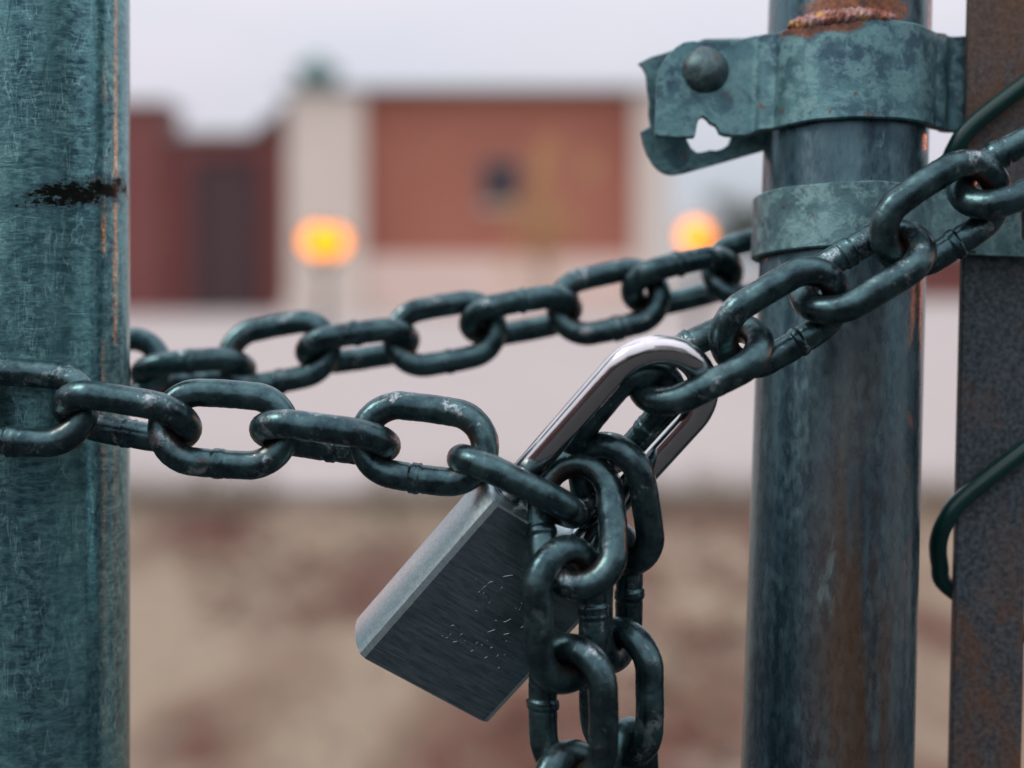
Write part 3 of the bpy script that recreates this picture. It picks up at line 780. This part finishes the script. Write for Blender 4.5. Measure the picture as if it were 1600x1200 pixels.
# ------------------------------------------------------------------ the chain
def link_mesh(seed):
    rr = random.Random(seed); N, S = 236, 22
    rc = (LW - LD) / 2; hs = (LL - LW) / 2; r = LD / 2
    per = 2 * math.pi * rc + 4 * hs; vs_, fs = [], []
    wc = rr.uniform(-.0022, .0022); wa = rr.uniform(.035, .11); ww = rr.uniform(.0013, .0024); wr = rr.uniform(.0, .07); wt = rr.uniform(-.6, .6); off = Vector((seed * 3.1, seed * 1.7, seed))
    sk = rr.uniform(-.0005, .0005)
    for i in range(N):
        s = per * i / N
        if s < hs: p = Vector((s, rc, 0)); n = Vector((0, 1, 0))
        elif s < hs + math.pi * rc:
            a = (s - hs) / rc; n = Vector((math.sin(a), math.cos(a), 0)); p = Vector((hs, 0, 0)) + n * rc
        elif s < 3 * hs + math.pi * rc:
            q = s - hs - math.pi * rc; p = Vector((hs - q, -rc, 0)); n = Vector((0, -1, 0))
        elif s < 3 * hs + 2 * math.pi * rc:
            a = (s - 3 * hs - math.pi * rc) / rc; n = Vector((-math.sin(a), -math.cos(a), 0)); p = Vector((-hs, 0, 0)) + n * rc
        else: p = Vector((s - per, rc, 0)); n = Vector((0, 1, 0))
        # slightly pinched, squarish bend like forged chain
        p.y *= 1 + .032 * math.cos(2 * math.pi * p.x / LL)
        zz = Vector((0, 0, 1))
        wl = 0
        for k in range(S):
            a = 2 * math.pi * k / S; dv = n * math.cos(a) + zz * math.sin(a)
            if p.y > 0 and abs(p.x - wc) < .006:      # uneven, slightly skewed weld flash
                d = abs(p.x - wc + wt * .0009 * math.sin(a) + .0006 * noise.noise(Vector((math.cos(a) * 1.3, math.sin(a) * 1.3, seed * 2.7))))
                wl = wa * math.exp(-(d / ww) ** 6) + wr * math.exp(-((d - ww * .85) / .0004) ** 2) - .03 * math.exp(-((d - ww * 1.45) / .0005) ** 2)
            rad = r * (1 + wl * (1 + .45 * noise.noise(Vector((math.cos(a) * 1.1, math.sin(a) * 1.1, seed * 5.1 + p.x * 200)))))
            q = p + dv * rad
            rad_n = .00016 * noise.noise(q * 130 + off) + .00010 * noise.noise(q * 520 + off)
            if wl > .01: rad_n += .00035 * noise.noise(q * 900 + off)
            q = q + dv * rad_n; q.z += sk * math.sin(p.x / LL * 6)
            vs_.append(q)
    for i in range(N):
        for k in range(S):
            j = (i + 1) % N; k2 = (k + 1) % S
            fs.append((i * S + k, i * S + k2, j * S + k2, j * S + k))
    me = bpy.data.meshes.new('link'); me.from_pydata([tuple(v) for v in vs_], [], fs)
    me.polygons.foreach_set('use_smooth', [True] * len(me.polygons)); me.materials.append(M_chain)
    bm = bmesh.new(); bm.from_mesh(me); bmesh.ops.recalc_face_normals(bm, faces=bm.faces); bm.to_mesh(me); bm.free()
    return me
LM = [link_mesh(s) for s in range(10)]
chain = empty('chain', tuple(P(800, 700, D0)), 'dark steel chain looped round both posts, its two free ends hanging at the padlock', 'chain')
CB = Vector(chain.location); li = 0
def put(c, a, u):
    global li
    a = a.normalized(); u = (u - a * a.dot(u)).normalized(); n = a.cross(u)
    o = bpy.data.objects.new('link', LM[(li * 3 + 1) % 10]); li += 1; col.objects.link(o)
    m = Matrix((a, u, n)).transposed().to_4x4()
    o.parent = chain; o.matrix_local = Matrix.Translation(c - CB) @ m
    return o
def lk(px, py, dz, th, psi, phi, flip=0):
    """one link: centre in photo px at depth D0+dz mm; th image angle (down-right +), psi its right end away +,
    phi roll: 0 = flat to the camera, + = upper arm away; flip puts the weld on the other arm"""
    th, psi, phi = R(th), R(psi), R(phi)
    a = Vector((math.cos(psi) * math.cos(th), math.sin(psi), -math.cos(psi) * math.sin(th)))
    u0 = Vector((math.sin(th), 0, math.cos(th))); v = u0.cross(a)
    if v.y < 0: v = -v
    u = u0 * math.cos(phi) + v * math.sin(phi)
    if flip: u = -u
    return put(P(px, py, D0 + dz / 1000), a, u)
# front run, left post to the padlock
lk(36, 636, 1, 4, 0, 18, 1)
lk(198, 652, 1, 9, 0, -55, 1)
lk(350, 670, 0, 4, 0, 12, 1)
lk(508, 684, -1, 7, 0, -68, 1)
lk(662, 693, -2, 7, -8, 10, 1)
lk(808, 760, -6, 26, -3, -76, 1)
# right run, padlock to the right
lk(1094, 569, -11, -26, 0, 57, 0)
lk(1219, 497, -11, -31, 0, -26, 1)
lk(1347, 424, -10, -29, 0, 55, 0)
lk(1470, 334, -11, -34, 0, -14, 1)
lk(1596, 263, -12, -29, 0, 56, 0)
# link inside the shackle, then the far hanging end
lk(974, 655, -1.5, -54, -22, -36, 1)
lk(962, 788, -1, 80, 12, -36, 1)
lk(960, 932, 3, 90, 0, 60, 0)
lk(970, 1083, 2, 89, 0, -40, 1)
lk(978, 1240, 2, 90, 0, 52, 0)
lk(976, 1392, 2, 90, 0, -40, 0)
# near hanging end
lk(901, 818, -12, 88, -27, -10, 1)
lk(884, 960, -20, 90, 0, 39, 0)
lk(895, 1114, -20, 89, 0, -36, 1)
lk(886, 1280, -19, 90, 0, 42, 0)
lk(888, 1432, -18, 90, 0, -36, 0)
# back run behind both posts
BZ = 112
for (x, y, t, f, fl) in ((170, 577, -6, 16, 1), (302, 581, -5, -66, 0), (436, 552, -10, 18, 1), (559, 541, -9, -62, 0), (695, 521, -10, 16, 1),
                         (814, 494, -11, -58, 0), (951, 471, -13, 18, 1), (1066, 440, -12, -50, 0), (1193, 414, -13, 24, 1)):
    lk(x, y, BZ, t, 0, f, fl)
# the two turns outside the frame, laid along a path at the link pitch
def lay(path, n, first_flat):
    pts = catmull(path, 40); d = [0]
    for i in range(1, len(pts)): d.append(d[-1] + (pts[i] - pts[i - 1]).length)
    for k in range(n):
        s = d[-1] * (k + 1) / (n + 1)
        i = max(j for j in range(len(d)) if d[j] <= s); i = min(i, len(pts) - 2)
        c = pts[i].lerp(pts[i + 1], (s - d[i]) / (d[i + 1] - d[i])); a = pts[min(i + 12, len(pts) - 1)] - pts[max(i - 12, 0)]
        up = Vector((0, 0, 1)); side = a.normalized().cross(up)
        put(c, a, (up + side * .25) if (k % 2 == 0) == first_flat else (side + up * .3))
p1 = P(36, 636, D0 + .001); p2 = P(170, 577, D0 + BZ / 1000)
lay([p1, P(-118, 618, D0 + .003), Vector((-.246, .575, 1.05)), Vector((-.243, .625, 1.053)), Vector((-.218, .653, 1.056)), p2], 4, False)
p3 = P(1596, 263, D0 - .012); p4 = P(1193, 414, D0 + BZ / 1000)
lay([p3, Vector((.228, .523, 1.160)), Vector((.262, .540, 1.170)), Vector((.280, .580, 1.168)), Vector((.268, .625, 1.155)), Vector((.232, .652, 1.138)), Vector((.175, .655, 1.122)), p4], 7, True)

# ------------------------------------------------------------------ the padlock
ang = math.atan2(225, 187)            # direction of the shackle axis in the picture
TILT, YAW = R(15), R(21)
hdir = Vector((math.cos(ang) * math.cos(TILT), -math.sin(TILT), math.sin(ang) * math.cos(TILT)))     # up towards the shackle, leaning to the camera
w0 = Vector((math.sin(ang), 0, -math.cos(ang)))                                                    # across the face, to the right
n0v = hdir.cross(w0)
if n0v.y > 0: n0v = -n0v              # face normal, towards the camera
wdir = (w0 * math.cos(YAW) - n0v * math.sin(YAW)).normalized()
ndir = (n0v * math.cos(YAW) + w0 * math.sin(YAW)).normalized()
HS = 77 * K                           # half spacing of the legs
legL = P(792, 772, D0 - .004)
O = legL + wdir * HS                  # centre of the body's top
O = O + wdir * (19 * K)
BL = 348 * K; BA = 124 * K; BT = 50 * K
lock = empty('padlock', tuple(O - hdir * BL * .5), 'steel padlock with a brushed body and long polished shackle, joining the two chain ends', 'padlock')
LB = Vector(lock.location)
rotm = Matrix((wdir, -ndir, hdir)).transposed()      # local x = width, y = away from the camera, z = shackle axis
if rotm.determinant() < 0: rotm = Matrix((wdir, -ndir, hdir)).transposed()
def place_local(name, me_b, mat, smooth=True, shp=None, parent=None):
    me = bpy.data.meshes.new(name); me.from_pydata([tuple(v) for v in me_b.v], [], me_b.f); me.validate()
    if smooth: me.polygons.foreach_set('use_smooth', [True] * len(me.polygons))
    me.materials.append(mat); o = bpy.data.objects.new(name, me); col.objects.link(o)
    bm = bmesh.new(); bm.from_mesh(me); bmesh.ops.recalc_face_normals(bm, faces=bm.faces); bm.to_mesh(me); bm.free()
    o.parent = parent or lock
    if parent is None: o.matrix_local = rotm.to_4x4()
    if shp: sharp(o, shp)
    return o
# body section: flat faces, a narrow bevel, then bowed sides
def section(s, inset):
    pts = []; a, t = BA - inset, BT - inset; bow = 8 * K; bv = 4.6 * K
    def side(sg):
        q = []
        for i in range(15):
            u = -1 + 2 * i / 14; q.append((sg * (a + bv + bow * (1 - u * u) ** .8), -u * (t - bv) * 1.0))
        return q
    front = [(-a + bv + 2 * (a - bv) * i / 12, -t) for i in range(13)]           # y=-t is the face towards the camera
    right = [(x, -y) for x, y in side(1)]                                        # from front to back
    right = sorted(side(1), key=lambda p: p[1])
    back = [(a - bv - 2 * (a - bv) * i / 12, t) for i in range(13)]
    left = sorted(side(-1), key=lambda p: -p[1])
    return front + right + back + left
b = MB(); half = BL / 2; ch = 4.5 * K
rowsz = [(-half, ch * 1.2), (-half + ch, 0), (-half + ch * 1.01, 0)] + [(-half + BL * i / 12, 0) for i in range(1, 12)] + [(half - ch * .6, 0), (half, ch * .6)]
m = len(section(1, 0))
for z, ins in rowsz:
    for x, y in section(1, ins): b.v.append((x, y, z))
for i in range(len(rowsz) - 1):
    for k in range(m): b.f.append((i * m + k, i * m + (k + 1) % m, (i + 1) * m + (k + 1) % m, (i + 1) * m + k))
b.f += [tuple(range(m)), tuple((len(rowsz) - 1) * m + k for k in range(m))]
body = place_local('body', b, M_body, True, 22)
body.data.materials.append(M_side_skylit)
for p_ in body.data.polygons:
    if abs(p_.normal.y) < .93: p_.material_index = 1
# shackle
b = MB(); arc = 262 * K / math.cos(TILT) * .985; pts = []
lx = [-HS - 19 * K, HS - 19 * K]
for i in range(10): pts.append((lx[0], 0, half - .010 + (arc + .010) * i / 10))
for i in range(29):
    a = math.pi * (1 - i / 28); pts.append(((lx[0] + lx[1]) / 2 + HS * math.cos(a), 0, half + arc + HS * math.sin(a)))
for i in range(1, 11): pts.append((lx[1], 0, half + arc - (arc + .010) * i / 10))
b.tube(pts, 22.3 * K, 40); place_local('shackle', b, M_chrome, True, 50)
for x in lx:       # collars where the legs enter the body
    b = MB(); b.tube([(x, 0, half - .001), (x, 0, half + .0009)], 25 * K, 32); place_local('collar', b, M_body, True, 40)
# stamped marks on the face, shallow strokes laid in the face's own plane
inv = rotm.inverted()
def face_pt(px, py):
    d = (P(px, py, 1.0) - Vector((0, 0, CZ))); fo = O - hdir * half + ndir * (BT)
    t = (fo - Vector((0, 0, CZ))).dot(ndir) / d.dot(ndir)
    q = inv @ (Vector((0, 0, CZ)) + d * t - (O - hdir * half)); return q
strokes = [[(743, 904), (755, 918), (768, 909), (783, 918)], [(755, 918), (745, 934), (752, 941)], [(783, 902), (800, 899), (812, 902)], [(743, 940), (748, 926), (754, 925)],
           [(754, 926), (764, 932), (759, 945)], [(742, 954), (750, 957), (744, 968)], [(757, 950), (766, 940)], [(775, 930), (785, 917)], [(700, 985), (707, 977), (717, 981)],
           [(690, 993), (698, 997), (705, 990)], [(706, 1004), (716, 1002)], [(717, 994), (723, 990)], [(759, 989), (776, 983)], [(785, 992), (799, 989)], [(773, 969), (788, 972), (800, 966)],
           [(805, 950), (812, 953), (815, 942)], [(812, 982), (819, 978)], [(734, 1018), (741, 1016)], [(751, 1008), (756, 1008)], [(765, 1013), (771, 1011)], [(790, 1001), (797, 1004), (795, 1007)],
           [(752, 1034), (758, 1028), (763, 1026)], [(768, 1036), (779, 1023)], [(786, 1027), (790, 1022)], [(740, 1010), (747, 1003)], [(776, 1046), (781, 1043), (780, 1049)], [(726, 1001), (732, 1008)], [(760, 1000), (768, 1004)]]
b = MB()
for s in strokes:
    q = catmull([face_pt(*p) for p in s], 4); b.tube(q, lambda t: .00030 * (1 - abs(2 * t - 1) ** 4 * .6), 8)
place_local('stamped_marks', b, M_groove, True)
